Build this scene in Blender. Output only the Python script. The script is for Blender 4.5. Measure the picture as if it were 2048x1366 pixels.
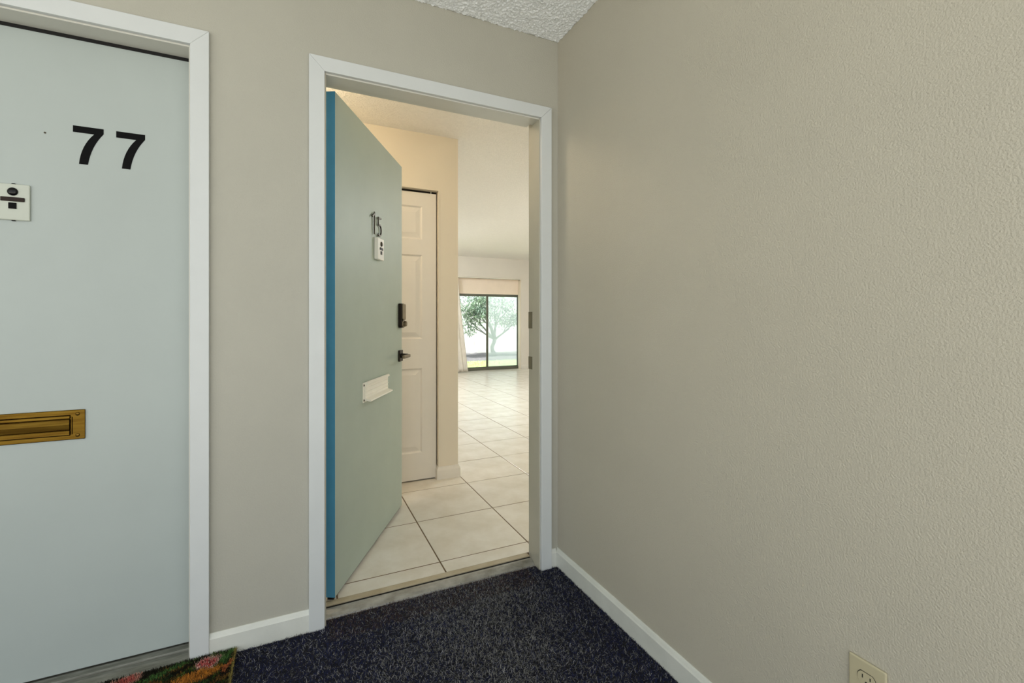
import bpy, bmesh, math, random
import numpy as np
from mathutils import Vector, Matrix

for o in list(bpy.data.objects):
    bpy.data.objects.remove(o)
sc = bpy.context.scene
col = sc.collection
rnd = random.Random(7)
rng = np.random.default_rng(11)

# ------------------------------------------------------------------ camera, sky, exposure
F_PX, HORIZON = 912.6, 638.0
YAW = math.atan2(428.0, F_PX)
cam_d = bpy.data.cameras.new('camera')
cam_d.sensor_fit = 'HORIZONTAL'
cam_d.sensor_width = 36.0
cam_d.lens = F_PX / 2048 * 36.0
cam_d.shift_y = -(683 - HORIZON) / 2048
cam_d.clip_start = 0.02
cam = bpy.data.objects.new('camera', cam_d)
cam.location = (-1.098, -1.838, 1.148)
cam.rotation_euler = (math.pi / 2, 0, -YAW)
col.objects.link(cam)
sc.camera = cam

world = bpy.data.worlds.new('overcast_sky')
sc.world = world
world.use_nodes = True
bg = world.node_tree.nodes['Background']
bg.inputs[0].default_value = (0.93, 0.975, 1.0, 1)
bg.inputs[1].default_value = 1.6

sun_d = bpy.data.lights.new('sun', 'SUN')
sun_d.energy = 7.5
sun_d.color = (1.0, 0.96, 0.90)
sun_d.angle = math.radians(6)
sun = bpy.data.objects.new('sun', sun_d)
sun.rotation_euler = (math.radians(20), 0, math.radians(-25))   # high sun from behind the camera, lands outside the corridor
col.objects.link(sun)

sc.view_settings.view_transform = 'Standard'
sc.view_settings.look = 'None'
sc.view_settings.gamma = 1.0
sc.view_settings.use_curve_mapping = False
sc.view_settings.exposure = 0.0
LAMP_FOYER = 30.0
FILL_ROOM = 150.0

# ------------------------------------------------------------------ materials
def srgb(r, g, b):
    f = lambda v: ((v / 255 + 0.055) / 1.055) ** 2.4 if v > 10 else v / 255 / 12.92
    return (f(r), f(g), f(b))

def mat(name, color, rough=0.6, metal=0.0, var=0.0, vscale=6.0, bump=0.0, bscale=200.0, bdist=0.002,
        spec=0.5, detail=3.0, color2=None, attr=None, emit=0.0, coat=0.0, stretch=None):
    m = bpy.data.materials.new(name)
    m.use_nodes = True
    nt = m.node_tree
    p = nt.nodes['Principled BSDF']
    p.inputs['Roughness'].default_value = rough
    p.inputs['Metallic'].default_value = metal
    p.inputs['Specular IOR Level'].default_value = spec
    p.inputs['Coat Weight'].default_value = coat
    p.inputs['Base Color'].default_value = (*color, 1)
    tc = nt.nodes.new('ShaderNodeTexCoord')
    if attr:
        a = nt.nodes.new('ShaderNodeVertexColor')
        a.layer_name = attr
        nt.links.new(a.outputs['Color'], p.inputs['Base Color'])
    elif var > 0 or color2:
        n = nt.nodes.new('ShaderNodeTexNoise')
        n.inputs['Scale'].default_value = vscale
        n.inputs['Detail'].default_value = 5
        n.inputs['Roughness'].default_value = 0.6
        vec = tc.outputs['Object']
        if stretch:
            mp = nt.nodes.new('ShaderNodeMapping')
            mp.inputs['Scale'].default_value = stretch
            nt.links.new(vec, mp.inputs['Vector'])
            vec = mp.outputs['Vector']
        nt.links.new(vec, n.inputs['Vector'])
        r = nt.nodes.new('ShaderNodeValToRGB')
        c2 = color2 if color2 else tuple(min(1, c * (1 + var)) for c in color)
        c1 = color if color2 else tuple(c * (1 - var) for c in color)
        r.color_ramp.elements[0].color = (*c1, 1)
        r.color_ramp.elements[1].color = (*c2, 1)
        r.color_ramp.elements[0].position = 0.3
        r.color_ramp.elements[1].position = 0.7
        nt.links.new(n.outputs['Fac'], r.inputs['Fac'])
        nt.links.new(r.outputs['Color'], p.inputs['Base Color'])
    if bump > 0:
        n2 = nt.nodes.new('ShaderNodeTexNoise')
        n2.inputs['Scale'].default_value = bscale
        n2.inputs['Detail'].default_value = detail
        nt.links.new(tc.outputs['Object'], n2.inputs['Vector'])
        b = nt.nodes.new('ShaderNodeBump')
        b.inputs['Strength'].default_value = bump
        b.inputs['Distance'].default_value = bdist
        nt.links.new(n2.outputs['Fac'], b.inputs['Height'])
        nt.links.new(b.outputs['Normal'], p.inputs['Normal'])
    if emit > 0:
        p.inputs['Emission Color'].default_value = (*color, 1)
        p.inputs['Emission Strength'].default_value = emit
    return m

def glass_mat(name, haze=0.0):
    m = bpy.data.materials.new(name)
    m.use_nodes = True
    nt = m.node_tree
    nt.nodes.clear()
    out = nt.nodes.new('ShaderNodeOutputMaterial')
    tr = nt.nodes.new('ShaderNodeBsdfTransparent')
    tr.inputs[0].default_value = (0.97, 0.99, 0.985, 1)
    gl = nt.nodes.new('ShaderNodeBsdfGlossy')
    gl.inputs['Roughness'].default_value = 0.02
    lw = nt.nodes.new('ShaderNodeFresnel')
    lw.inputs[0].default_value = 1.3
    mx = nt.nodes.new('ShaderNodeMixShader')
    nt.links.new(lw.outputs[0], mx.inputs[0])
    nt.links.new(tr.outputs[0], mx.inputs[1])
    nt.links.new(gl.outputs[0], mx.inputs[2])
    last = mx
    if haze > 0:
        tl = nt.nodes.new('ShaderNodeBsdfTranslucent')
        tl.inputs[0].default_value = (0.86, 0.93, 1.0, 1)
        m2 = nt.nodes.new('ShaderNodeMixShader')
        m2.inputs[0].default_value = haze
        nt.links.new(mx.outputs[0], m2.inputs[1])
        nt.links.new(tl.outputs[0], m2.inputs[2])
        last = m2
    nt.links.new(last.outputs[0], out.inputs[0])
    return m

M = {}
M['greige'] = mat('greige_wall_paint', srgb(177, 175, 163), 0.62, var=0.03, vscale=2.5, bump=0.35, bscale=170, bdist=0.003)
M['greige_lit'] = mat('greige_rolled_paint_lit', srgb(187, 182, 166), 0.6, var=0.03, vscale=2.0, bump=0.5, bscale=230, bdist=0.004)  # same paint as the front wall; difference in tone stands in for light
M['popcorn'] = mat('popcorn_ceiling', srgb(244, 248, 250), 0.9, var=0.03, vscale=60)
M['trim'] = mat('white_trim_paint', srgb(208, 212, 212), 0.38, var=0.02, vscale=8, bump=0.08, bscale=40, bdist=0.001)
M['jamb'] = mat('white_jamb_gloss_paint', srgb(206, 205, 196), 0.28, var=0.03, vscale=5, bump=0.06, bscale=30, bdist=0.001)
M['base'] = mat('scuffed_baseboard_paint', srgb(214, 216, 208), 0.45, var=0.06, vscale=9, bump=0.25, bscale=60, bdist=0.002)
M['door77'] = mat('pale_grey_door_paint', srgb(174, 183, 180), 0.5, var=0.025, vscale=3, bump=0.05, bscale=120, bdist=0.001)
M['black'] = mat('black_vinyl', srgb(9, 9, 10), 0.6, var=0.1, vscale=30, spec=0.1)
M['dark_gap'] = mat('black_weatherstrip', srgb(12, 11, 10), 0.8, var=0.2, vscale=40)
M['sage'] = mat('sage_door_paint', srgb(168, 180, 166), 0.48, var=0.035, vscale=5, bump=0.12, bscale=160, bdist=0.001)
M['blue_edge'] = mat('teal_blue_edge_paint', srgb(80, 154, 190), 0.5, var=0.06, vscale=8, bump=0.1, bscale=90, bdist=0.001)
M['plate'] = mat('clear_acrylic_plate', srgb(188, 193, 180), 0.2, var=0.02, vscale=10, coat=0.4)
M['lens'] = mat('black_glass_lens', srgb(6, 6, 8), 0.12, var=0.1, vscale=30, spec=0.3)
M['brown_plastic'] = mat('dark_brown_name_slot', srgb(40, 27, 20), 0.4, var=0.3, vscale=60, spec=0.2)
M['brass'] = mat('aged_brass', srgb(106, 84, 32), 0.26, metal=1.0, color2=srgb(72, 50, 16), vscale=3, stretch=(2, 1, 30))
M['brass_dark'] = mat('brass_screw', srgb(120, 92, 40), 0.35, metal=1.0, var=0.2, vscale=60)
M['alu'] = mat('worn_aluminium', srgb(134, 132, 122), 0.40, metal=0.5, color2=srgb(182, 181, 175), vscale=12, bump=0.1, bscale=60, bdist=0.001, stretch=(1, 2, 2))
M['alu_dark'] = mat('dull_aluminium', srgb(108, 108, 98), 0.5, metal=0.6, color2=srgb(150, 150, 142), vscale=14, stretch=(1, 6, 6))
M['nickel'] = mat('dark_nickel', srgb(74, 68, 56), 0.35, metal=0.9, var=0.2, vscale=40)
M['bronze'] = mat('satin_bronze', srgb(122, 110, 90), 0.32, metal=0.9, var=0.1, vscale=40)
M['bronze_dark'] = mat('dark_bronze', srgb(44, 38, 32), 0.35, metal=0.8, var=0.15, vscale=40)
M['strike'] = mat('painted_strike_plate', srgb(122, 116, 96), 0.5, metal=0.3, var=0.15, vscale=30)
M['sill_wood'] = mat('worn_sill_strip', srgb(168, 152, 122), 0.5, color2=srgb(190, 178, 152), vscale=10)
M['jamb_shaded'] = mat('shaded_jamb_paint', srgb(182, 178, 162), 0.36, var=0.04, vscale=5, bump=0.06, bscale=30, bdist=0.001)  # jamb paint darkened for these legs; weak light put into the colour
M['white_metal'] = mat('white_enamel', srgb(244, 239, 224), 0.4, var=0.02, vscale=20)
M['button'] = mat('ivory_plastic', srgb(236, 234, 224), 0.35, var=0.01, vscale=20)
M['carpet_base'] = mat('carpet_backing', srgb(30, 30, 36), 0.95, var=0.25, vscale=60, bump=0.8, bscale=300, bdist=0.006)
M['carpet'] = mat('carpet_fibre', (0.03, 0.03, 0.035), 0.85, attr='fibre', spec=0.2)
M['mat_base'] = mat('doormat_backing', srgb(52, 44, 26), 0.95, var=0.3, vscale=60, bump=0.5, bscale=250, bdist=0.004)
M['mat_pile'] = mat('doormat_pile', (0.1, 0.1, 0.1), 0.9, attr='print', spec=0.15)
M['ivory'] = mat('ivory_outlet_plastic', srgb(188, 180, 150), 0.35, var=0.015, vscale=15)
M['ivory_dark'] = mat('outlet_slot', srgb(22, 20, 16), 0.7, var=0.1, vscale=60)
# apartment
M['cream'] = mat('cream_wall_paint', srgb(228, 217, 196), 0.6, var=0.02, vscale=2.5, bump=0.2, bscale=170, bdist=0.002)
M['cream_far'] = mat('pale_beige_wall_paint', srgb(228, 221, 209), 0.6, var=0.02, vscale=2.5, bump=0.15, bscale=150, bdist=0.002)
M['ceil_in'] = mat('textured_white_ceiling', srgb(240, 236, 228), 0.85, var=0.03, vscale=40, bump=0.7, bscale=90, bdist=0.008)
M['peach'] = mat('header_panel_peach_glow', srgb(250, 232, 212), 0.7, var=0.02, vscale=8)  # warm backlit glow put into the panel's colour
M['tile'] = mat('cream_ceramic_tile', srgb(212, 203, 185), 0.24, color2=srgb(230, 224, 212), vscale=5, bump=0.04, bscale=20, bdist=0.002)
M['grout'] = mat('brown_grout', srgb(112, 90, 64), 0.9, var=0.15, vscale=20)
M['closet'] = mat('white_panel_door_paint', srgb(228, 222, 210), 0.4, var=0.015, vscale=10, bump=0.05, bscale=120, bdist=0.001)
M['closet_in'] = mat('closet_interior_paint', srgb(120, 110, 96), 0.8, var=0.05, vscale=4)
M['dark_alu'] = mat('bronze_aluminium_frame', srgb(96, 97, 84), 0.45, metal=0.3, var=0.06, vscale=20)
M['glass'] = glass_mat('clear_glass', 0.0)
M['glass_haze'] = glass_mat('hazy_glass', 0.3)
M['curtain'] = mat('taupe_curtain_cloth', srgb(226, 218, 205), 0.85, var=0.05, vscale=14, bump=0.2, bscale=400, bdist=0.001)
M['lamp'] = mat('opal_lamp_glass', (1.0, 0.87, 0.68), 0.4, emit=LAMP_FOYER, var=0.0)
M['lamp_fill'] = mat('fill_lamp_glass_cool', (0.90, 0.96, 1.0), 0.4, emit=FILL_ROOM, var=0.0)  # glow of the unseen lamps added to brighten the living room
# garden
M['grass'] = mat('lawn_soil', srgb(196, 212, 160), 0.9, var=0.15, vscale=3)
M['blade'] = mat('grass_blade', srgb(204, 222, 166), 0.7, var=0.2, vscale=5)
M['mulch'] = mat('grey_mulch', srgb(150, 148, 150), 0.95, color2=srgb(108, 106, 110), vscale=25, bump=1.0, bscale=40, bdist=0.05)
M['fence'] = mat('white_fence_board', srgb(236, 236, 234), 0.6, var=0.02, vscale=3)
M['bark'] = mat('pale_grey_bark', srgb(130, 132, 132), 0.9, var=0.2, vscale=12, bump=0.5, bscale=40, bdist=0.01)
M['leaf'] = mat('pale_green_leaf', srgb(134, 160, 150), 0.55, color2=srgb(178, 198, 168), vscale=3)
M['concrete'] = mat('walkway_concrete', srgb(205, 202, 194), 0.9, var=0.08, vscale=4, bump=0.2, bscale=60)

# ------------------------------------------------------------------ mesh helpers
class MB:
    def __init__(self):
        self.v, self.f = [], []
    def box(self, x0, x1, y0, y1, z0, z1):
        b = len(self.v)
        self.v += [(x0, y0, z0), (x1, y0, z0), (x1, y1, z0), (x0, y1, z0), (x0, y0, z1), (x1, y0, z1), (x1, y1, z1), (x0, y1, z1)]
        self.f += [tuple(b + i for i in q) for q in ((0, 3, 2, 1), (4, 5, 6, 7), (0, 1, 5, 4), (1, 2, 6, 5), (2, 3, 7, 6), (3, 0, 4, 7))]
        return self
    def prism(self, pts, fn0, fn1):
        """outline pts (2d) swept between fn0(pt) and fn1(pt)"""
        b, n = len(self.v), len(pts)
        self.v += [fn0(p) for p in pts] + [fn1(p) for p in pts]
        self.f.append(tuple(b + i for i in range(n)))
        self.f.append(tuple(b + n + i for i in reversed(range(n))))
        for i in range(n):
            j = (i + 1) % n
            self.f.append((b + i, b + n + i, b + n + j, b + j))
        return self
    def along_x(self, prof, x0, x1):
        return self.prism(prof, lambda p: (x0, p[0], p[1]), lambda p: (x1, p[0], p[1]))
    def along_y(self, prof, y0, y1):
        return self.prism(prof, lambda p: (p[0], y0, p[1]), lambda p: (p[0], y1, p[1]))
    def along_z(self, prof, z0, z1):
        return self.prism(prof, lambda p: (p[0], p[1], z0), lambda p: (p[0], p[1], z1))
    def tube(self, pts, radii, n=8):
        b = len(self.v)
        pts = [Vector(p) for p in pts]
        for i, p in enumerate(pts):
            d = (pts[min(i + 1, len(pts) - 1)] - pts[max(i - 1, 0)]).normalized()
            a = d.cross(Vector((0.3, 0.9, 0.2))).normalized()
            c = d.cross(a)
            r = radii[i] if hasattr(radii, '__len__') else radii
            for k in range(n):
                t = 2 * math.pi * k / n
                self.v.append(tuple(p + a * r * math.cos(t) + c * r * math.sin(t)))
        for i in range(len(pts) - 1):
            for k in range(n):
                self.f.append((b + i * n + k, b + i * n + (k + 1) % n, b + (i + 1) * n + (k + 1) % n, b + (i + 1) * n + k))
        self.f.append(tuple(b + k for k in reversed(range(n))))
        self.f.append(tuple(b + (len(pts) - 1) * n + k for k in range(n)))
        return self
    def lathe(self, prof, centre, axis='y', n=20):
        """prof: list of (radius, offset along axis)"""
        b, c = len(self.v), centre
        for r, h in prof:
            for k in range(n):
                t = 2 * math.pi * k / n
                u, w = r * math.cos(t), r * math.sin(t)
                if axis == 'y': self.v.append((c[0] + u, c[1] + h, c[2] + w))
                elif axis == 'z': self.v.append((c[0] + u, c[1] + w, c[2] + h))
                else: self.v.append((c[0] + h, c[1] + u, c[2] + w))
        for i in range(len(prof) - 1):
            for k in range(n):
                self.f.append((b + i * n + k, b + i * n + (k + 1) % n, b + (i + 1) * n + (k + 1) % n, b + (i + 1) * n + k))
        self.f.append(tuple(b + k for k in range(n)))
        self.f.append(tuple(b + (len(prof) - 1) * n + k for k in reversed(range(n))))
        return self
    def build(self, name, m, parent=None, bevel=0.0, smooth=False, seg=2, local=False):
        me = bpy.data.meshes.new(name)
        me.from_pydata(self.v, [], self.f)
        bm = bmesh.new()
        bm.from_mesh(me)
        bmesh.ops.recalc_face_normals(bm, faces=bm.faces)
        bm.to_mesh(me)
        bm.free()
        me.materials.append(m)
        if smooth:
            for p in me.polygons: p.use_smooth = True
        o = bpy.data.objects.new(name, me)
        col.objects.link(o)
        if parent is not None:
            o.parent = parent
            if not local:
                off = Vector((0, 0, 0))
                q = parent
                while q is not None:
                    off += q.location
                    q = q.parent
                me.transform(Matrix.Translation(-off))
        if bevel > 0:
            md = o.modifiers.new('bevel', 'BEVEL')
            md.width = bevel
            md.segments = seg
            md.limit_method = 'ANGLE'
            md.angle_limit = math.radians(40)
        return o

def tag(o, label, cat=None, kind=None, group=None):
    o['label'] = label
    if cat: o['category'] = cat
    if kind: o['kind'] = kind
    if group: o['group'] = group
    return o

def empty(name, loc=(0, 0, 0), rz=0.0):
    o = bpy.data.objects.new(name, None)
    o.empty_display_size = 0.1
    o.location = loc
    o.rotation_euler = (0, 0, rz)
    col.objects.link(o)
    return o

def fibres(name, base, length, width, lean, colours, attr, m, parent, segs=2, curl=0.5):
    """many thin bent strips; base: (n,3), colours: (n,3)"""
    n = len(base)
    ang = rng.uniform(0, 2 * np.pi, n)
    tilt = rng.uniform(lean[0], lean[1], n)
    L = length * rng.uniform(0.6, 1.2, n)
    a2 = ang + rng.normal(0, curl, n)
    t2 = tilt + rng.normal(0.25, 0.3, n)
    d1 = np.stack([np.cos(ang) * np.sin(tilt), np.sin(ang) * np.sin(tilt), np.cos(tilt)], 1)
    d2 = np.stack([np.cos(a2) * np.sin(t2), np.sin(a2) * np.sin(t2), np.cos(t2)], 1)
    side = np.stack([-np.sin(ang), np.cos(ang), np.zeros(n)], 1) * (width * 0.5)
    p0 = base
    p1 = p0 + d1 * (L * 0.5)[:, None]
    p2 = p1 + d2 * (L * 0.5)[:, None]
    p1[:, 2] = np.maximum(p1[:, 2], base[:, 2] + 0.0005)
    p2[:, 2] = np.maximum(p2[:, 2], base[:, 2] + 0.0005)
    V = np.stack([p0 - side, p0 + side, p1 - side, p1 + side, p2 - side * 0.6, p2 + side * 0.6], 1).reshape(-1, 3)
    k = np.arange(n)[:, None] * 6
    Fq = np.concatenate([k + np.array([[0, 1, 3, 2]]), k + np.array([[2, 3, 5, 4]])], 1).reshape(-1, 4)
    me = bpy.data.meshes.new(name)
    me.vertices.add(len(V)); me.vertices.foreach_set('co', V.ravel())
    me.loops.add(Fq.size); me.loops.foreach_set('vertex_index', Fq.ravel().astype(np.int32))
    me.polygons.add(len(Fq)); me.polygons.foreach_set('loop_start', (np.arange(len(Fq)) * 4).astype(np.int32))
    me.update(calc_edges=True)
    if attr:
        ca = me.color_attributes.new(attr, 'FLOAT_COLOR', 'POINT')
        C4 = np.ones((len(V), 4), np.float32)
        C4[:, :3] = np.repeat(colours, 6, 0)
        ca.data.foreach_set('color', C4.ravel())
    me.materials.append(m)
    o = bpy.data.objects.new(name, me)
    col.objects.link(o)
    o.parent = parent
    o['kind'] = 'stuff'
    return o

def smooth_noise(x, y, scale, seed):
    r = np.random.default_rng(seed)
    g = r.random((64, 64))
    u, v = x * scale, y * scale
    i, j = np.floor(u).astype(int), np.floor(v).astype(int)
    fu, fv = u - i, v - j
    fu, fv = fu * fu * (3 - 2 * fu), fv * fv * (3 - 2 * fv)
    G = lambda a, b: g[a % 64, b % 64]
    return (G(i, j) * (1 - fu) + G(i + 1, j) * fu) * (1 - fv) + (G(i, j + 1) * (1 - fu) + G(i + 1, j + 1) * fu) * fv

# ------------------------------------------------------------------ corridor shell
CEIL = 2.44
T = 0.125                      # thickness of the wall with the two doors
XL, YB = -4.6, -2.45            # left end wall and the open side of the corridor
# door openings (rough, covered by the jambs)
A0, A1, AZ = -2.375, -1.405, 2.085     # door 77
B0, B1, BZ = -1.030, -0.072, 2.090     # door 15

w = MB()
w.box(XL, A0, 0, 0.065, 0, CEIL).box(A0, A1, 0, 0.065, AZ, CEIL).box(A1, B0, 0, 0.065, 0, CEIL)
w.box(B0, B1, 0, 0.065, BZ, CEIL).box(B1, 0.12, 0, 0.065, 0, CEIL)
tag(w.build('wall_front', M['greige']), 'greige painted wall holding the two entrance doors', kind='structure')
w = MB().box(0, 0.12, YB, -0.0005, 0, CEIL)
tag(w.build('wall_right', M['greige_lit']), 'greige textured wall with outlet beside the open door', kind='structure')
w = MB().box(XL - 0.12, XL, -0.95, 0.065, 0, CEIL)
tag(w.build('wall_left', M['greige']), 'greige corridor end wall beyond the white door', kind='structure')
floor = MB().box(XL, 0, YB, 0.034, -0.12, 0.0).build('floor', M['carpet_base'])
tag(floor, 'dark navy and charcoal looped corridor carpet', kind='structure')
ceil = MB().box(XL - 0.12, 0.12, YB, 0.065, CEIL, CEIL + 0.15).build('ceiling', M['popcorn'])
tag(ceil, 'pale grey popcorn textured corridor ceiling', kind='structure')

# popcorn grain over the corner of the ceiling
nx, ny = 500, 360
gx = np.linspace(-1.1, -0.001, nx); gy = np.linspace(-0.8, -0.001, ny)
X, Y = np.meshgrid(gx, gy, indexing='ij')
h = 0.55 * smooth_noise(X, Y, 170, 1) + 0.4 * smooth_noise(X + 3, Y + 7, 290, 2) + 0.25 * smooth_noise(X + 9, Y + 2, 80, 3)
h = np.clip((h - 0.35) / 0.6, 0, 1) ** 1.3
Z = CEIL - 0.001 - 0.0055 * h
V = np.stack([X, Y, Z], -1).reshape(-1, 3)
ii, jj = np.meshgrid(np.arange(nx - 1), np.arange(ny - 1), indexing='ij')
q0 = (ii * ny + jj).ravel()
Fq = np.stack([q0, q0 + 1, q0 + ny + 1, q0 + ny], 1)
me = bpy.data.meshes.new('popcorn_grain')
me.vertices.add(len(V)); me.vertices.foreach_set('co', V.ravel())
me.loops.add(Fq.size); me.loops.foreach_set('vertex_index', Fq.ravel().astype(np.int32))
me.polygons.add(len(Fq)); me.polygons.foreach_set('loop_start', (np.arange(len(Fq)) * 4).astype(np.int32))
me.update(calc_edges=True)
me.materials.append(M['popcorn'])
pg = bpy.data.objects.new('popcorn_grain', me); col.objects.link(pg); pg.parent = ceil; pg['kind'] = 'stuff'

# carpet pile
n = 150000
bx = rng.uniform(-1.56, -0.002, n); by = rng.uniform(-0.95, 0.033, n)
keep = (by < -0.004) | ((bx > -1.0) & (bx < -0.105))
bx, by = bx[keep], by[keep]
n = len(bx)
wear_x = -0.42 + 0.30 * by
wob = smooth_noise(bx, by, 6, 21) - 0.5
wear = np.exp(-((bx - wear_x + 0.18 * wob) / 0.26) ** 2) * (0.6 + 0.5 * smooth_noise(bx, by, 9, 22))
wear = np.clip(wear, 0, 1)
navy = np.array(srgb(34, 40, 74)); dark = np.array(srgb(26, 26, 32)); grey = np.array(srgb(150, 150, 148)); pale = np.array(srgb(190, 190, 192))
brown = np.array(srgb(88, 70, 66))
cols = np.where((rng.random(n) < 0.55)[:, None], navy, dark)
pick = rng.random(n)
cols = np.where((pick < 0.11 + 0.45 * wear)[:, None], grey * rng.uniform(0.35, 1.0, n)[:, None], cols)
cols = np.where((pick > 0.965)[:, None], pale * rng.uniform(0.5, 1.0, n)[:, None], cols)
near_door = (by > -0.1) & (bx > -1.0) & (bx < -0.15) & (rng.random(n) < 0.35)
cols = np.where(near_door[:, None], brown * rng.uniform(0.4, 1.0, n)[:, None], cols)
fibres('carpet_pile', np.stack([bx, by, np.zeros(n)], 1), 0.0125, 0.0012, (0.6, 1.4), cols, 'fibre', M['carpet'], floor, curl=0.9)

# baseboards: stepped profile with an eased top
def base_prof(t, hgt, sgn=-1):
    return [(0, 0), (sgn * t, 0), (sgn * t, hgt * 0.80), (sgn * (t - 0.003), hgt * 0.86), (sgn * t * 0.45, hgt * 0.97), (sgn * t * 0.3, hgt), (0, hgt)]
tag(MB().along_x(base_prof(0.013, 0.082), -1.374, -1.0605).build('baseboard_front', M['base'], bevel=0.0012),
    'short white baseboard between the two doors', kind='structure')
tag(MB().along_x(base_prof(0.013, 0.082), -0.0415, -0.0135).build('baseboard_corner', M['base']),
    'tiny piece of white baseboard in the corner by the open door', kind='structure')
tag(MB().along_y(base_prof(0.013, 0.084), YB, -0.0005).build('baseboard_right', M['base'], bevel=0.0012),
    'scuffed white baseboard under the wall with the outlet', kind='structure')

# ------------------------------------------------------------------ door frames
def frame(name, label, x0, x1, zt, y_back, rabbet_y, leg='jamb', casing=0.0535, reveal=0.0055):
    """x0..x1 clear opening at the stop, zt underside of the head"""
    root = empty(name, ((x0 + x1) / 2, 0, 0))
    tag(root, label, kind='structure')
    ci0, ci1, cz = x0 - reveal, x1 + reveal, zt + reveal
    co0, co1, ct = ci0 - casing, ci1 + casing, cz + casing
    th = 0.016
    for pts in ([(co0, 0), (ci0, 0), (ci0, cz), (co0, ct)], [(ci1, 0), (co1, 0), (co1, ct), (ci1, cz)]):
        MB().along_y(pts, -th, -0.0002).build('casing_leg', M['trim'], root, bevel=0.0018)
    MB().along_y([(ci0, cz), (ci1, cz), (co1, ct), (co0, ct)], -th, -0.0002).build('casing_head', M['trim'], root, bevel=0.0018)
    r = 0.012
    for s, x in ((-1, x0), (1, x1)):
        xo = x + s * 0.024
        prof = [(x, -0.001), (x, rabbet_y), (x + s * r, rabbet_y), (x + s * r, y_back), (xo, y_back), (xo, -0.001)]
        MB().along_z(prof, 0.0, zt + 0.024).build('jamb_leg', M[leg], root, bevel=0.001)
    prof = [(-0.001, zt), (rabbet_y, zt), (rabbet_y, zt + r), (y_back, zt + r), (y_back, zt + 0.024), (-0.001, zt + 0.024)]
    MB().along_x(prof, x0, x1).build('jamb_head', M['jamb'], root, bevel=0.001)
    return root

# ---- door 77 (closed)
fr77 = frame('trim_1', 'white casing and jamb around the closed pale door', -2.351, -1.428, 2.056, 0.125, 0.082)
MB().along_x([(0.083, 2.046), (0.092, 2.046), (0.092, 2.066), (0.083, 2.066)], -2.35, -1.43).build('weatherstrip', M['dark_gap'], fr77)
th = [(0.004, 0.0), (0.006, 0.006), (0.020, 0.013), (0.028, 0.0165), (0.040, 0.0165), (0.042, 0.012), (0.050, 0.012), (0.052, 0.0185),
      (0.078, 0.0185), (0.080, 0.014), (0.125, 0.014), (0.125, 0.0)]
MB().along_x(th, -2.3505, -1.4285).build('threshold', M['alu_dark'], fr77, bevel=0.0006)

D77Y = 0.0855
d77 = empty('door_1', (-1.889, D77Y, 0.02))
tag(d77, 'closed pale grey flush door numbered 77 with brass mail slot', kind='structure')
MB().box(-2.346, -1.433, D77Y, D77Y + 0.042, 0.0195, 2.049).build('slab', M['door77'], d77, bevel=0.0015)

def seven(x, z, wd, ht, y):
    """bold grotesque 7: bar on top and a curved leg; x left, z bottom"""
    out = [(0, 1.0), (1.0, 1.0), (1.0, 0.865)]
    # right side of the curved leg
    for t in np.linspace(0, 1, 9)[1:]:
        px = (1 - t) ** 2 * 1.0 + 2 * t * (1 - t) * 0.585 + t * t * 0.485
        pz = (1 - t) ** 2 * 0.865 + 2 * t * (1 - t) * 0.50 + 0
        out.append((px, pz))
    out.append((0.195, 0.0))
    for t in np.linspace(0, 1, 9)[1:]:
        px = (1 - t) ** 2 * 0.195 + 2 * t * (1 - t) * 0.26 + t * t * 0.69
        pz = 0 + 2 * t * (1 - t) * 0.50 + t * t * 0.83
        out.append((px, pz))
    out.append((0.0, 0.83))
    pts = [(x + a * wd, z + b * ht) for a, b in out]
    return MB().along_y(pts, y - 0.0012, y)
for sx in (-1.7515, -1.6425):
    seven(sx, 1.648, 0.0765, 0.1215, D77Y).build('number_digit', M['black'], d77)
MB().lathe([(0.003, 0.0), (0.003, -0.001), (0.0015, -0.0012)], (-1.8185, D77Y, 1.734), n=10).build('screw_hole', M['nickel'], d77)

vp = MB().box(-1.9385, -1.8515, D77Y - 0.007, D77Y, 1.4515, 1.5625).build('viewer_plate', M['plate'], d77, bevel=0.0025)
vp_c = (-1.8898, D77Y - 0.007)
MB().lathe([(0.0125, 0.001), (0.0125, -0.002), (0.0105, -0.0045), (0.006, -0.0065), (0.001, -0.0072)], (vp_c[0], vp_c[1], 1.5385), n=24).build('peephole_lens', M['lens'], vp, smooth=True)
MB().box(-1.9170, -1.8622, vp_c[1] - 0.004, vp_c[1], 1.5085, 1.5215).build('name_slot', M['brown_plastic'], vp, bevel=0.002)
MB().box(-1.8990, -1.8812, vp_c[1] - 0.003, vp_c[1], 1.486, 1.5045).build('chime_button', M['black'], vp, bevel=0.0006)
for zz in (1.5625, 1.4495):
    MB().box(-1.893, -1.8855, D77Y - 0.0065, D77Y, zz, zz + 0.002).build('clip', M['black'], vp)

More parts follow.
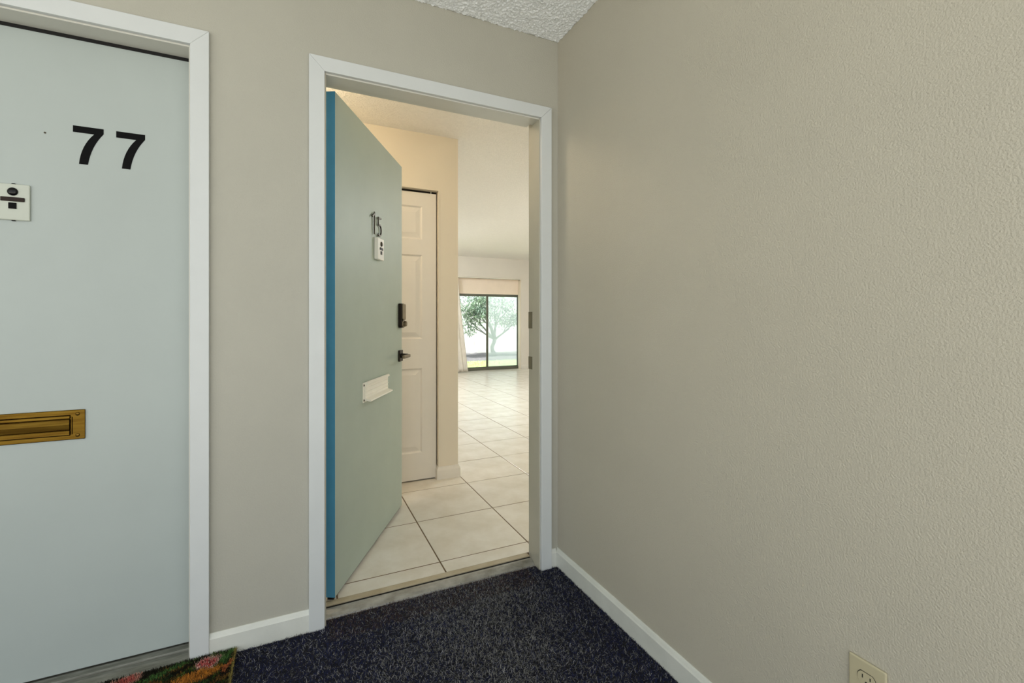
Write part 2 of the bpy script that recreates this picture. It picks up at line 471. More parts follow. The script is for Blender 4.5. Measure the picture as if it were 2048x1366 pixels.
# brass mail slot
mp_ = MB().box(-2.057, -1.7205, D77Y - 0.005, D77Y, 0.762, 0.857).build('mail_slot', M['brass'], d77, bevel=0.002)
prof = [(D77Y - 0.005, 0.7755), (D77Y - 0.012, 0.779), (D77Y - 0.0115, 0.792), (D77Y - 0.0095, 0.7935), (D77Y - 0.0115, 0.796), (D77Y - 0.013, 0.812),
        (D77Y - 0.0115, 0.827), (D77Y - 0.009, 0.829), (D77Y - 0.011, 0.832), (D77Y - 0.011, 0.839), (D77Y - 0.005, 0.842)]
MB().along_x(prof, -2.02, -1.7565).build('flap', M['brass'], mp_, bevel=0.0008)
MB().lathe([(0.0022, -0.028), (0.0022, 0.028)], (-1.7535, D77Y - 0.007, 0.807), axis='z', n=8).build('hinge_pin', M['brass'], mp_)
for xx in (-1.7385, -2.039):
    for zz in (0.7755, 0.8435):
        MB().lathe([(0.0055, 0.0), (0.0055, -0.0008), (0.0035, -0.0024), (0.0008, -0.003)], (xx, D77Y - 0.005, zz), n=14).build('screw', M['brass_dark'], mp_, smooth=True)

wn = MB().box(XL, -1.36, 0.135, 0.2, 0, CEIL).build('wall_light_block', M['closet_in'])  # unseen backing, added to stop light leaking round the closed door
tag(wn, 'unseen backing added behind the pale door to block light leaks', kind='structure')

# ---- door 15 frame
fr15 = frame('trim_2', 'white casing and jamb around the open blue edged door', -1.003, -0.100, 2.060, T, 0.066, 'jamb_shaded')
MB().along_x([(0.036, 0.0), (0.038, 0.006), (0.050, 0.0135), (0.066, 0.0205), (0.076, 0.0215), (0.078, 0.0125), (0.132, 0.0125), (0.132, 0.0)], -1.0025, -0.1005).build('threshold', M['alu'], fr15, bevel=0.0006)
ts = [o for o in fr15.children if o.name.startswith('threshold')][0]
MB().box(-1.0025, -0.1005, 0.078, 0.092, 0.0126, 0.0175).build('gasket', M['dark_gap'], ts)
MB().box(-1.0025, -0.1005, 0.092, 0.118, 0.0126, 0.0225).build('sill_strip', M['sill_wood'], ts, bevel=0.001)
MB().box(-1.0025, -0.1005, 0.118, 0.123, 0.0126, 0.0165).build('gasket', M['dark_gap'], ts)
MB().box(-1.0025, -0.1005, 0.123, 0.132, 0.0126, 0.0175).build('sill_strip', M['sill_wood'], ts, bevel=0.0008)
for z0, z1 in ((1.103, 1.182), (0.908, 0.968)):
    MB().box(-0.0895, -0.0875, 0.088, 0.1248, z0, z1).build('strike_plate', M['strike'], fr15)
MB().box(-0.0935, -0.0882, 0.0665, 0.0715, 0.02, 2.06).build('weatherstrip', M['bronze_dark'], fr15)

# ------------------------------------------------------------------ door 15 (open)
d15 = empty('door_2', (-0.964, 0.119, 0), math.radians(61.9))
tag(d15, 'open sage green flush door numbered 15 with blue edge', kind='structure')
def dpart(mb, name, m, parent=d15, **k):
    return mb.build(name, m, parent, local=True, **k)
sl = MB()
sl.box(0.002, 0.914, 0, 0.0448, 0.031, 2.061)
slab = dpart(sl, 'slab', M['sage'], bevel=0.001)
dpart(MB().box(0.0, 0.0018, 0.0, 0.0448, 0.031, 2.061), 'hinge_edge', M['blue_edge'])
dpart(MB().box(0.01, 0.905, 0.010, 0.035, 0.017, 0.0305), 'sweep', M['dark_gap'])

def stroke(pts, r, y, n=8):
    return MB().tube([(p[0], y, p[1]) for p in pts], r, n)
def strip(pts, wd, y0, y1):
    """flat bar following pts in the door plane"""
    L, Rr = [], []
    P = [Vector(p) for p in pts]
    for i, p in enumerate(P):
        d = (P[min(i + 1, len(P) - 1)] - P[max(i - 1, 0)]).normalized()
        nrm = Vector((-d.y, d.x))
        L.append(tuple(p + nrm * wd / 2)); Rr.append(tuple(p - nrm * wd / 2))
    mb = MB()
    for i in range(len(P) - 1):
        mb.along_y([L[i], L[i + 1], Rr[i + 1], Rr[i]], y0, y1)
    return mb
one = [(0.396, 1.648), (0.401, 1.654), (0.410, 1.657), (0.420, 1.664), (0.428, 1.676), (0.428, 1.64), (0.428, 1.60), (0.428, 1.567)]
o1 = strip(one[:5], 0.0075, -0.011, -0.005)
for i in range(4, 7):
    a, b = one[i], one[i + 1]
    o1.box(0.4245, 0.4315, -0.011, -0.005, min(a[1], b[1]), max(a[1], b[1]))
dpart(o1, 'number_digit', M['nickel'])
five = MB()
five.box(0.480, 0.523, -0.011, -0.005, 1.658, 1.6655)
five.box(0.480, 0.487, -0.011, -0.005, 1.622, 1.6585)
arc = []
for k in range(15):
    t = math.radians(125 - k * 18.2)
    arc.append((0.497 + 0.029 * math.cos(t), 1.600 + 0.0285 * math.sin(t)))
tmp = strip(arc, 0.0075, -0.011, -0.005)
b0 = len(five.v)
five.v += tmp.v
five.f += [tuple(b0 + i for i in q) for q in tmp.f]
dpart(five, 'number_digit', M['nickel'])

pl = dpart(MB().box(0.444, 0.532, -0.021, 0, 1.447, 1.556), 'viewer_plate', M['button'], bevel=0.003)
dpart(MB().lathe([(0.012, 0.001), (0.012, -0.003), (0.008, -0.006), (0.002, -0.007)], (0.488, -0.021, 1.527), n=20), 'peephole_lens', M['nickel'], pl, smooth=True)
dpart(MB().box(0.466, 0.510, -0.0245, -0.021, 1.4965, 1.509), 'name_slot', M['brown_plastic'], pl, bevel=0.0015)
dpart(MB().box(0.478, 0.497, -0.024, -0.021, 1.474, 1.491), 'chime_button', M['brown_plastic'], pl, bevel=0.001)

# keypad deadbolt
kp = MB()
KX = 0.872
def rounded(x0, x1, z0, z1, r, n=5):
    out = []
    for cx_, cz_, a0 in ((x1 - r, z1 - r, 0), (x0 + r, z1 - r, 90), (x0 + r, z0 + r, 180), (x1 - r, z0 + r, 270)):
        for k in range(n + 1):
            t = math.radians(a0 + 90 * k / n)
            out.append((cx_ + r * math.cos(t), cz_ + r * math.sin(t)))
    return out
kp = dpart(MB().along_y(rounded(KX - 0.031, KX + 0.031, 1.096, 1.240, 0.013), -0.020, 0.0), 'keypad_lock', M['bronze_dark'], bevel=0.002)
dpart(MB().along_y(rounded(KX - 0.027, KX + 0.027, 1.142, 1.237, 0.011), -0.030, -0.020), 'keypad_cover', M['bronze'], kp, bevel=0.003)
dpart(MB().along_y(rounded(KX - 0.027, KX + 0.027, 1.100, 1.140, 0.012), -0.028, -0.020), 'lock_face', M['bronze'], kp, bevel=0.003)
dpart(MB().lathe([(0.016, 0.0), (0.016, -0.010), (0.013, -0.014), (0.005, -0.014)], (KX, -0.028, 1.120), n=24), 'key_cylinder', M['bronze'], kp)
# lever
lv = dpart(MB().box(KX - 0.031, KX + 0.031, -0.011, 0.0, 0.898, 0.964), 'lever_lock', M['bronze_dark'], bevel=0.002)
dpart(MB().lathe([(0.014, 0.0), (0.012, -0.038)], (KX, -0.011, 0.931), n=16), 'spindle', M['bronze_dark'], lv)
dpart(MB().box(KX - 0.105, KX + 0.013, -0.062, -0.045, 0.922, 0.940), 'lever', M['bronze'], lv, bevel=0.003)
dpart(MB().box(0.9141, 0.9160, 0.010, 0.034, 1.090, 1.150), 'bolt_plate', M['bronze'])
dpart(MB().box(0.9141, 0.9160, 0.010, 0.034, 0.902, 0.960), 'latch_plate', M['bronze'])

# white mail flap with a ledge
mx0, mx1 = 0.291, 0.632
ms = dpart(MB().box(mx0, mx1, -0.004, 0.0, 0.757, 0.850), 'mail_slot', M['white_metal'], bevel=0.001)
prof = [(-0.004, 0.850), (-0.012, 0.853), (-0.018, 0.849), (-0.018, 0.842), (-0.010, 0.838), (-0.009, 0.828), (-0.0135, 0.826), (-0.009, 0.824), (-0.009, 0.809),
        (-0.0135, 0.807), (-0.009, 0.805), (-0.009, 0.790), (-0.0135, 0.788), (-0.009, 0.786), (-0.010, 0.776), (-0.034, 0.768), (-0.036, 0.763), (-0.033, 0.761), (-0.004, 0.766)]
dpart(MB().along_x(prof, mx0 + 0.016, mx1 - 0.002), 'flap', M['white_metal'], ms)
for zz in (0.768, 0.838):
    dpart(MB().lathe([(0.0055, 0.0), (0.0055, -0.001), (0.002, -0.003)], (mx0 + 0.0085, -0.004, zz), n=12), 'screw', M['nickel'], ms)

# ------------------------------------------------------------------ apartment shell
FZ = 0.015
AX0, AX1, AY0, AY1 = -1.75, 4.8, T, 7.45
w = MB()
w.box(-1.36, B0, 0.066, T, 0, 2.5).box(B0, B1, 0.066, T, BZ, 2.5).box(B1, AX1 + 0.15, 0.066, T, 0, 2.5)
tag(w.build('wall_entry', M['cream']), 'cream inner face of the entrance wall', kind='structure')
tag(MB().box(-1.48, -1.36, 0.2, 1.299, 0, 2.5).build('wall_foyer', M['cream']), 'cream side wall of the foyer behind the open door', kind='structure')
# closet front with its opening
CY = 1.30
CO0, CO1, COZ = -1.02, -0.200, 2.052
w = MB()
w.box(-1.75, CO0, CY, CY + 0.10, 0, 2.5).box(CO0, CO1, CY, CY + 0.10, COZ, 2.5).box(CO1, -0.056, CY, CY + 0.10, 0, 2.5)
w.box(-0.156, -0.056, CY + 0.10, 2.0, 0, 2.5).box(-1.75, -0.056, 2.0, 2.10, 0, 2.5)
tag(w.build('wall_closet', M['cream']), 'cream closet wall with a rounded end beyond the open door', kind='structure')
tag(MB().box(AX0 - 0.12, AX0, CY, AY1 + 0.12, 0, 2.56).build('wall_living_left', M['cream_far']), 'beige living room wall hidden behind the closet', kind='structure')
tag(MB().box(AX1, AX1 + 0.12, T, AY1 + 0.12, 0, 2.56).build('wall_living_right', M['cream_far']), 'beige living room wall hidden behind the door jamb', kind='structure')
# far wall with the glass door opening
SX0, SX1, SZ = 0.546, 3.487, 2.058
w = MB()
w.box(AX0, SX0, AY1, AY1 + 0.20, -0.12, 2.56).box(SX0, SX1, AY1, AY1 + 0.20, SZ, 2.56).box(SX1, AX1, AY1, AY1 + 0.20, -0.12, 2.56)
tag(w.build('wall_back', M['cream_far']), 'pale beige far wall around the glass patio door', kind='structure')
tag(MB().box(SX0, SX1, 7.575, 7.635, 1.700, SZ).build('wall_header', M['peach']), 'panel coloured with a peach glow above the dark framed patio door', kind='structure')
# ceiling rises very slightly towards the window, as in the photograph
c = MB()
za, zb = 2.43, 2.495
c.v = [(AX0 - .12, 0.07, za), (AX1 + .12, 0.07, za), (AX1 + .12, AY1 + .2, zb), (AX0 - .12, AY1 + .2, zb)]
c.v += [(x, y, 2.6) for x, y, z in c.v]
c.f = [(0, 3, 2, 1), (4, 5, 6, 7), (0, 1, 5, 4), (1, 2, 6, 5), (2, 3, 7, 6), (3, 0, 4, 7)]
tag(c.build('ceiling_apartment', M['ceil_in']), 'bright textured ceiling inside the apartment', kind='structure')

# tiled floor: every tile is a piece on a grout bed
PX, PY, OX, OY, G = 0.4565, 0.4605, -0.4975, 0.232, 0.0060
fl = MB().box(AX0, AX1, T + 0.0075, AY1 + 0.12, -0.12, FZ - 0.0010).build('floor_apartment', M['grout'])
tag(fl, 'cream tiled floor with brown grout running to the patio door', kind='structure')
tile_cache = {}
def tile(x0, x1, y0, y1):
    key = (round(x1 - x0, 4), round(y1 - y0, 4))
    if key not in tile_cache:
        a, b = key[0] / 2, key[1] / 2
        e, zt, zb_ = 0.0012, 0.0, -0.006
        mb = MB()
        mb.v = [(-a, -b, zb_), (a, -b, zb_), (a, b, zb_), (-a, b, zb_), (-a, -b, zt - e * .6), (a, -b, zt - e * .6), (a, b, zt - e * .6), (-a, b, zt - e * .6),
                (-a + e, -b + e, zt), (a - e, -b + e, zt), (a - e, b - e, zt), (-a + e, b - e, zt)]
        mb.f = [(8, 9, 10, 11)]
        for s in (0, 4):
            for k in range(4):
                j = (k + 1) % 4
                mb.f.append((s + k, s + j, s + 4 + j, s + 4 + k))
        me = bpy.data.meshes.new('tile')
        me.from_pydata(mb.v, [], mb.f)
        me.materials.append(M['tile'])
        tile_cache[key] = me
    o = bpy.data.objects.new('tile', tile_cache[key])
    o.location = ((x0 + x1) / 2, (y0 + y1) / 2, FZ + rnd.uniform(-0.0004, 0.0004))
    o.rotation_euler = (rnd.uniform(-.0008, .0008), rnd.uniform(-.0008, .0008), 0)
    o.parent = fl
    col.objects.link(o)
xs = [OX + PX * k for k in range(-4, 14)]
ys = [OY + PY * k for k in range(-1, 17)]
for i in range(len(xs) - 1):
    for j in range(len(ys) - 1):
        x0, x1 = max(xs[i], AX0) + G / 2, min(xs[i + 1], AX1) - G / 2
        y0, y1 = max(ys[j], T + 0.0085) + G / 2, min(ys[j + 1], AY1 + 0.11) - G / 2
        if x1 - x0 < 0.03 or y1 - y0 < 0.02: continue
        if x1 < -1.36 and y1 < CY: continue
        if x1 < -0.06 and y0 > CY + 0.1 and y1 < 7.5 and y0 < 2.1: continue
        if x1 < -0.9 and y0 > 2.1: continue
        tile(x0, x1, y0, y1)

# baseboard wrapping the closet wall end
bb = MB()
def offs(d):
    return [(CO1 - d, CY + 0.06), (CO1 - d, CY - d), (-0.056 + d, CY - d), (-0.056 + d, 1.99)]
levels = [(0.0135, 0.0), (0.0135, 0.064), (0.011, 0.071), (0.006, 0.080), (0.004, 0.088), (0.0002, 0.089)]
L = []
for d, z in levels:
    L.append(len(bb.v)); bb.v += [(x, y, FZ + z) for x, y in offs(d)]
for a, b in zip(L[:-1], L[1:]):
    for k in range(3):
        bb.f.append((a + k, a + k + 1, b + k + 1, b + k))
tag(bb.build('baseboard_closet', M['closet']), 'cream baseboard wrapped around the closet wall end', kind='structure')
tag(MB().along_x(base_prof(0.013, 0.085), SX1 + 0.0, AX1).build('baseboard_back', M['closet']), 'baseboard along the far wall right of the patio door', kind='structure')
bpy.data.objects['baseboard_back'].location = (0, AY1, FZ)

# ------------------------------------------------------------------ closet bifold door
d3 = empty('door_3', (-0.61, CY + 0.03, FZ))
tag(d3, 'white panelled bifold closet door behind the open door', kind='structure')
DY = CY + 0.030
def leaf(x0, x1):
    z0, z1 = 0.024, 2.034
    st = 0.100
    pz = [(0.212, 0.803), (1.009, 1.597), (1.705, 1.938)]
    f = MB()
    f.box(x0, x0 + st, DY, DY + 0.03, z0, z1).box(x1 - st, x1, DY, DY + 0.03, z0, z1)
    zz = [z0] + [v for p in pz for v in p] + [z1]
    for k in range(0, len(zz), 2):
        f.box(x0 + st, x1 - st, DY, DY + 0.03, zz[k], zz[k + 1])
    lf = f.build('leaf', M['closet'], d3)
    for a, b in pz:
        p = MB()
        rings = [(0.0, 0.0), (0.004, 0.003), (0.010, 0.0085), (0.016, 0.0085), (0.046, 0.002)]
        idx = []
        for ins, dep in rings:
            idx.append(len(p.v))
            p.v += [(x0 + st + ins, DY + dep, a + ins), (x1 - st - ins, DY + dep, a + ins), (x1 - st - ins, DY + dep, b - ins), (x0 + st + ins, DY + dep, b - ins)]
        for s, t in zip(idx[:-1], idx[1:]):
            for k in range(4):
                j = (k + 1) % 4
                p.f.append((s + k, s + j, t + j, t + k))
        s = idx[-1]
        p.f.append((s, s + 1, s + 2, s + 3))
        bq = len(p.v)
        p.v += [(x0 + st, DY + 0.02, a), (x1 - st, DY + 0.02, a), (x1 - st, DY + 0.02, b), (x0 + st, DY + 0.02, b)]
        p.f.append((bq + 3, bq + 2, bq + 1, bq))
        for k in range(4):
            j = (k + 1) % 4
            p.f.append((k, bq + k, bq + j, j))
        p.build('panel', M['closet'], lf)
    return lf
leaf(-0.609, -0.2085)
leaf(-1.0135, -0.613)
MB().box(-0.245, -0.240, DY + 0.012, DY + 0.017, 2.034, 2.0515).build('hanger_pin', M['white_metal'], d3)
MB().box(-1.019, -0.201, CY + 0.05, CY + 0.075, 2.045, 2.0515).build('track', M['bronze_dark'], d3)
# painted bead around the opening
tr = empty('trim_3', (-0.61, CY, 0))
tag(tr, 'thin cream edge bead framing the closet opening', kind='structure')
MB().box(CO1 - 0.0005, CO1 + 0.009, CY - 0.003, CY - 0.0002, FZ + 0.09, COZ + 0.009).build('bead_leg', M['cream'], tr)
MB().box(CO0, CO1 - 0.0005, CY - 0.003, CY - 0.0002, COZ, COZ + 0.009).build('bead_head', M['cream'], tr)

# ------------------------------------------------------------------ patio door
win = empty('window_1', (2.0, 7.57, FZ))
tag(win, 'dark framed sliding glass patio door onto the garden', kind='structure')
WY = 7.575
MB().box(SX0, SX1 - 0.019, WY, WY + 0.06, 1.660, 1.700).build('frame_head', M['dark_alu'], win, bevel=0.002)
MB().box(SX0, SX1 - 0.019, WY - 0.02, WY + 0.06, FZ, 0.075).build('frame_sill', M['dark_alu'], win, bevel=0.002)
for x in (SX0 + 0.0, SX1 - 0.0245):
    MB().box(x, x + 0.0055, WY, WY + 0.06, 0.075, 1.66).build('frame_jamb', M['dark_alu'], win)
edges = [SX0 + 0.006, 1.277, 2.007, 2.737, SX1 - 0.0255]
for k in range(4):
    a, b = edges[k], edges[k + 1]
    yy = WY + 0.008 + (0.022 if k % 2 else 0.0)
    pn = MB()
    wl, wr = (0.034 if k else 0.02), 0.034
    if k == 3: wl, wr = 0.006, 0.004
    if k == 2: wr = 0.045
    pn.box(a, a + wl, yy, yy + 0.02, 0.075, 1.66).box(b - wr, b, yy, yy + 0.02, 0.075, 1.66)
    pn.box(a + wl, b - wr, yy, yy + 0.02, 0.075, 0.088).box(a + wl, b - wr, yy, yy + 0.02, 1.648, 1.66)
    s = pn.build('sash', M['dark_alu'], win)
    MB().box(a + wl, b - wr, yy + 0.008, yy + 0.012, 0.088, 1.648).build('pane', M['glass_haze'] if k == 3 else M['glass'], s)
tag(MB().box(SX1 - 0.019, SX1 - 0.0002, 7.46, 7.64, FZ, SZ - 0.0005).build('trim_4', M['cream']), 'pale side reveal of the patio door recess', kind='structure')
ct = empty('curtain_track', (2.0, 7.44, 2.05))
tag(ct, 'slim pale curtain track above the patio door', 'curtain track')
MB().box(SX0 - 0.05, SX1 - 0.03, 7.422, 7.4495, 2.036, 2.052).build('rail', M['white_metal'], ct, bevel=0.001)
MB().box(SX0 - 0.05, SX1 - 0.035, 7.428, 7.444, 2.030, 2.0365).build('groove', M['dark_alu'], ct)
# curtain gathered at the left, flaring towards the floor
cu = MB()
NU, NV = 90, 24
for j in range(NV + 1):
    v = j / NV
    z = 2.03 - v * (2.03 - FZ - 0.012)
    xr = 1.965 + 0.235 * v ** 1.1
    xl = 1.30 + 0.05 * v
    for i in range(NU + 1):
        u = i / NU
        amp = 0.010 + 0.012 * v
        cu.v.append((xl + (xr - xl) * u + 0.006 * math.sin(u * 60 + v), 7.385 + amp * math.sin(u * 8 * 2 * math.pi + 0.5 * math.sin(3 * v)), z))
for j in range(NV):
    for i in range(NU):
        a = j * (NU + 1) + i
        cu.f.append((a, a + 1, a + NU + 2, a + NU + 1))
cur = cu.build('curtain', M['curtain'], smooth=True)
sd = cur.modifiers.new('thickness', 'SOLIDIFY'); sd.thickness = 0.002
tag(cur, 'taupe floor length curtain gathered beside the patio door', 'curtain')

# ------------------------------------------------------------------ ceiling lamps inside (foyer lamp, and two unseen ones added to brighten the living room)
def lamp(loc, m, label, r=0.15):
    root = empty('ceiling_lamp', loc)
    tag(root, label, 'lamp')
    MB().lathe([(r * 0.8, 0.0), (r * 0.8, -0.02), (r * 0.74, -0.03)], (0, 0, 0), axis='z', n=28).build('lamp_base', M['white_metal'], root, local=True)
    pr = [(r * math.cos(math.radians(a)), -0.03 - r * 0.55 * math.sin(math.radians(a))) for a in range(0, 90, 12)] + [(0.004, -0.03 - r * 0.55)]
    MB().lathe(pr, (0, 0, 0), axis='z', n=28).build('shade', m, root, smooth=True, local=True)
zc = lambda y: za + (zb - za) * (y - 0.07) / (AY1 + .13)
lamp((-1.19, 0.72, zc(0.72)), M['lamp'], 'small opal ceiling lamp in the foyer behind the open door')
lamp((2.9, 2.6, zc(2.6)), M['lamp_fill'], 'unseen fill lamp added to brighten the living room by the entrance wall', 0.2)
lamp((0.2, 5.2, zc(5.2)), M['lamp_fill'], 'unseen fill lamp added to brighten the living room behind the closet', 0.2)

# ------------------------------------------------------------------ outlet on the right wall
ou = empty('wall_outlet', (0, -1.2815, 0.306))
tag(ou, 'ivory duplex outlet on the greige wall above the baseboard', 'outlet')
MB().box(-0.0065, 0.0, -1.317, -1.246, 0.306, 0.420).build('cover_plate', M['ivory'], ou, bevel=0.0035, seg=3)
for zc_ in (0.383, 0.343):
    pts = []
    R_ = 0.0172
    for k in range(32):
        t = 2 * math.pi * k / 32
        pts.append((-1.2815 + R_ * math.cos(t), zc_ + max(-0.0135, min(0.0135, R_ * math.sin(t)))))
    ring = [(-1.2815 + (p[0] + 1.2815) * 1.07, zc_ + (p[1] - zc_) * 1.08) for p in pts]
    MB().prism(ring, lambda p: (-0.0063, p[0], p[1]), lambda p: (-0.0068, p[0], p[1])).build('socket_gap', M['ivory_dark'], ou)
    s = MB().prism(pts, lambda p: (-0.0064, p[0], p[1]), lambda p: (-0.0082, p[0], p[1])).build('socket', M['ivory'], ou)
    MB().box(-0.0084, -0.008, -1.2752, -1.2732, zc_ + 0.0005, zc_ + 0.0085).build('slot', M['ivory_dark'], s)
    MB().box(-0.0084, -0.008, -1.2898, -1.2878, zc_ + 0.0012, zc_ + 0.0080).build('slot', M['ivory_dark'], s)
    MB().lathe([(0.0025, 0.0), (0.0025, -0.0004)], (-0.0080, -1.2815, zc_ - 0.0065), axis='x', n=12).build('slot', M['ivory_dark'], s)
MB().lathe([(0.0032, 0.0), (0.0028, -0.0015)], (-0.0064, -1.2815, 0.363), axis='x', n=14).build('screw', M['ivory'], ou)

# ------------------------------------------------------------------ doormat
mt = empty('doormat', (-1.665, -0.25, 0))
tag(mt, 'floral printed doormat lying before the closed pale door', 'doormat')
MX0, MX1, MY0, MY1 = -2.045, -1.288, -0.49, -0.019
MB().box(MX0, MX1, MY0, MY1, 0.0105, 0.0165).build('backing', M['mat_base'], mt, bevel=0.002)
n = 60000
fx = rng.uniform(-1.83, MX1 - 0.001, n); fy = rng.uniform(-0.26, MY1 - 0.001, n)
wx = fx + 0.016 * (smooth_noise(fx, fy, 45, 31) - 0.5) + rng.normal(0, 0.003, n); wy = fy + 0.016 * (smooth_noise(fx, fy, 45, 32) - 0.5) + rng.normal(0, 0.003, n)
C_ = np.tile(np.array(srgb(24, 24, 16)), (n, 1))
def paint(mask, rgb, jitter=0.25):
    c = np.array(srgb(*rgb))[None] * rng.uniform(1 - jitter, 1 + jitter, n)[:, None]
    C_[mask] = c[mask]
def ell(cx, cy, a, b, deg):
    t = math.radians(deg)
    u = (wx - cx) * math.cos(t) + (wy - cy) * math.sin(t); v = -(wx - cx) * math.sin(t) + (wy - cy) * math.cos(t)
    return (u / a) ** 2 + (v / b) ** 2
def leafm(cx, cy, a, b, deg):
    t = math.radians(deg)
    u = ((wx - cx) * math.cos(t) + (wy - cy) * math.sin(t)) / a; v = (-(wx - cx) * math.sin(t) + (wy - cy) * math.cos(t)) / b
    return (np.abs(u) < 1) & (np.abs(v) < (1 - u * u)) , v
lr = random.Random(5)
for k in range(120):
    cx_, cy_ = lr.uniform(-1.80, -1.29), lr.uniform(-0.25, -0.025)
    m_, v_ = leafm(cx_, cy_, lr.uniform(.015, .038), lr.uniform(.004, .009), lr.uniform(0, 180))
    paint(m_, lr.choice([(58, 84, 34), (76, 98, 44), (92, 74, 30), (116, 84, 40), (44, 70, 38)]), 0.35)
    paint(m_ & (np.abs(v_) < 0.16), (20, 24, 12), 0.3)
for cx_, cy_, a_, b_, dg in ((-1.318, -0.055, .030, .014, 75), (-1.305, -0.035, .02, .012, 20), (-1.345, -0.045, .03, .012, 40), (-1.50, -0.06, .045, .014, 25), (-1.45, -0.035, .04, .010, 8)):
    m_, v_ = leafm(cx_, cy_, a_, b_, dg)
    paint(m_, (66, 100, 50), 0.35)
e = ell(-1.365, -0.062, .034, .027, 25)
paint(e < 1, (190, 150, 140), 0.25); paint(e < 0.55, (178, 84, 82), 0.3)
e = ell(-1.59, -0.045, .05, .024, 10)
paint(e < 1, (184, 140, 124), 0.25); paint(e < 0.5, (172, 88, 80), 0.3)
m_, v_ = leafm(-1.395, -0.116, .085, .026, 14); paint(m_, (172, 112, 44), 0.35)
m_, v_ = leafm(-1.305, -0.10, .03, .010, 70); paint(m_, (180, 104, 62), 0.25)
fleck = rng.random(n) < 0.22
C_[fleck] = (np.array(srgb(34, 32, 22))[None] * rng.uniform(.5, 1.6, n)[:, None])[fleck]
fleck = (rng.random(n) < 0.07) & (ell(-1.365, -0.062, .034, .027, 25) < 1)
C_[fleck] = np.array(srgb(214, 196, 180))
edge = fx > MX1 - 0.006
paint(edge, (122, 110, 60), 0.3)
C_ *= 1.3
hz = np.full(n, 0.0163)
fibres('pile', np.stack([fx + 1.665, fy + 0.25, hz], 1), 0.010, 0.0013, (0.2, 1.0), C_, 'print', M['mat_pile'], mt, curl=0.5)

# ------------------------------------------------------------------ garden beyond the patio door
GZ = -0.12
gd = MB().box(-25, 30, 7.66, 40, GZ - 0.1, GZ)
tag(gd.build('lawn', M['grass']), 'pale green lawn beyond the patio door', kind='structure')
n = 26000
gx_ = rng.uniform(1.6, 6.5, n); gy_ = rng.uniform(8.0, 10.66, n)
fibres('grass_blades', np.stack([gx_, gy_, np.full(n, GZ)], 1), 0.06, 0.008, (0.05, 0.6), None, None, M['blade'], bpy.data.objects['lawn'])
tag(MB().box(-28, XL, YB, 7.6, -0.22, -0.12).build('walkway_side', M['concrete']), 'concrete walkway past the open corridor end', kind='structure')
tag(MB().box(-28, 30, YB - 25, YB, -0.22, -0.12).build('walkway', M['concrete']), 'concrete walkway outside the open corridor side', kind='structure')
bed = MB()
NXB, NYB = 90, 24
for i in range(NXB + 1):
    for j in range(NYB + 1):
        x = 0.5 + 7.5 * i / NXB; y = 10.62 + 2.9 * j / NYB
        e_ = min(1, j / 2)
        bed.v.append((x, y + (0.04 * math.sin(x * 3) if j < 2 else 0), GZ + 0.004 + e_ * (0.035 + 0.03 * float(smooth_noise(np.array(x), np.array(y), 9, 51)))))
for i in range(NXB):
    for j in range(NYB):
        a = i * (NYB + 1) + j
        bed.f.append((a, a + 1, a + NYB + 2, a + NYB + 1))
tag(bed.build('garden_bed', M['mulch']), 'grey mulched bed along the white garden fence', kind='structure')
fe = empty('garden_fence', (4.6, 13.6, GZ))
tag(fe, 'white board fence behind the garden tree', 'fence')
bw = 0.150
b0 = None
for k in range(52):
    x = 1.0 + k * (bw + 0.008)
    if b0 is None:
        b0 = MB().box(x, x + bw, 13.56, 13.584, GZ + 0.02, 1.75).build('board', M['fence'], fe, bevel=0.004)
        x_first = x
    else:
        o = b0.copy(); col.objects.link(o); o.parent = fe
        o.location = (x - x_first, 0.002 * ((k * 7) % 5 - 2), 0.006 * ((k * 5) % 3 - 1))
for z in (0.25, 1.4):
    MB().box(1.0, 1.0 + 52 * (bw + 0.008), 13.595, 13.635, z, z + 0.09).build('rail', M['fence'], fe)

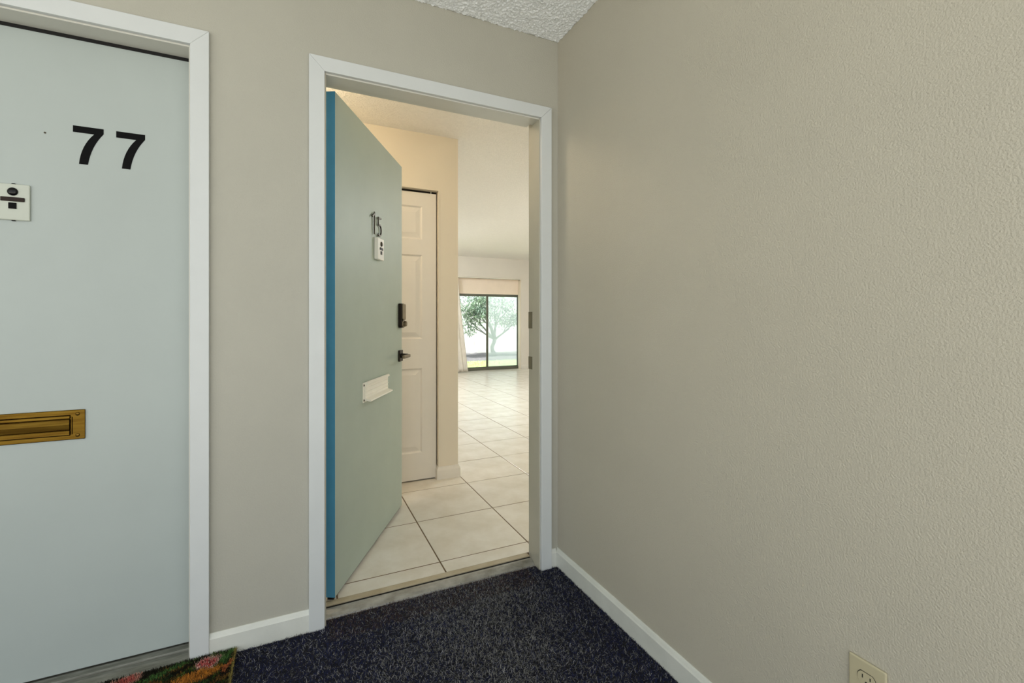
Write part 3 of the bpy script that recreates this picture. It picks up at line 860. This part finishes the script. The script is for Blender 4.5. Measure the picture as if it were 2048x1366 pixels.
# tree
TX, TY = 4.70, 11.9
tre = empty('garden_tree', (TX, TY, GZ))
tag(tre, 'small leafy garden tree seen through the patio door', 'tree')
tk = MB()
tk.tube([(TX + .02, TY, GZ + .055), (TX, TY, GZ + .15), (TX - .05, TY, .10), (TX - .07, TY + .02, .22), (TX - .01, TY, .38), (TX + .03, TY, .50)], [.10, .075, .062, .058, .058, .055], 10)
tips = []
def branch(p, d, L, r, depth):
    pts, rad = [Vector(p)], [r]
    d = Vector(d).normalized()
    n_ = 4
    for i in range(n_):
        d = (d + Vector((rnd.uniform(-.18, .18), rnd.uniform(-.18, .18), rnd.uniform(-.05, .12)))).normalized()
        pts.append(pts[-1] + d * L / n_)
        rad.append(r * (1 - 0.55 * (i + 1) / n_))
    tk.tube(pts, rad, 6)
    if depth == 0:
        tips.extend(pts[1:])
        return
    if depth == 1: tips.extend(pts[3:])
    for k in range(rnd.choice((2, 3))):
        t = pts[rnd.choice((2, 3, 4))]
        dd = d + Vector((rnd.uniform(-.9, .9), rnd.uniform(-.9, .9), rnd.uniform(-.2, .6)))
        branch(t, dd, L * rnd.uniform(.55, .8), r * .5, depth - 1)
start = (TX + .03, TY, .48)
for d, L, r in (((-.75, .1, .75), .75, .04), ((-.25, -.25, 1), .8, .045), ((.15, .25, 1), .85, .045), ((.62, -.05, .55), .60, .034), ((-.95, -.2, .35), .85, .032), ((-.5, .3, 1.0), .9, .036)):
    branch(start, d, L, r, 3)
tk.build('trunk', M['bark'], tre, smooth=True)
lv_ = []
for t in tips:
    for k in range(10):
        lv_.append((t.x + rnd.gauss(0, .11), t.y + rnd.gauss(0, .11), t.z + rnd.gauss(0, .09)))
for cx_, cz_, rx_, rz_, cnt in ((-.55, 1.35, .50, .38, 900), (-.75, .95, .34, .22, 500), (-.25, 1.75, .6, .35, 900), (.35, 1.45, .45, .40, 800), (.55, 1.05, .28, .22, 350), (.05, 1.15, .45, .3, 600), (-.95, 1.75, .3, .4, 400), (-.85, .68, .16, .12, 120)):
    for k in range(cnt):
        q = Vector((rnd.gauss(0, 1), rnd.gauss(0, 1), rnd.gauss(0, 1))).normalized() * rnd.random() ** 0.4
        lv_.append((TX + cx_ + q.x * rx_, TY + q.y * 0.55, cz_ + q.z * rz_))
lv_ = np.array(lv_)
lv_ = lv_[rng.permutation(len(lv_))[:11000]]
fo = fibres('foliage', lv_ - np.array([TX, TY, GZ]), 0.075, 0.030, (0.3, 2.6), None, None, M['leaf'], tre, curl=0.6)
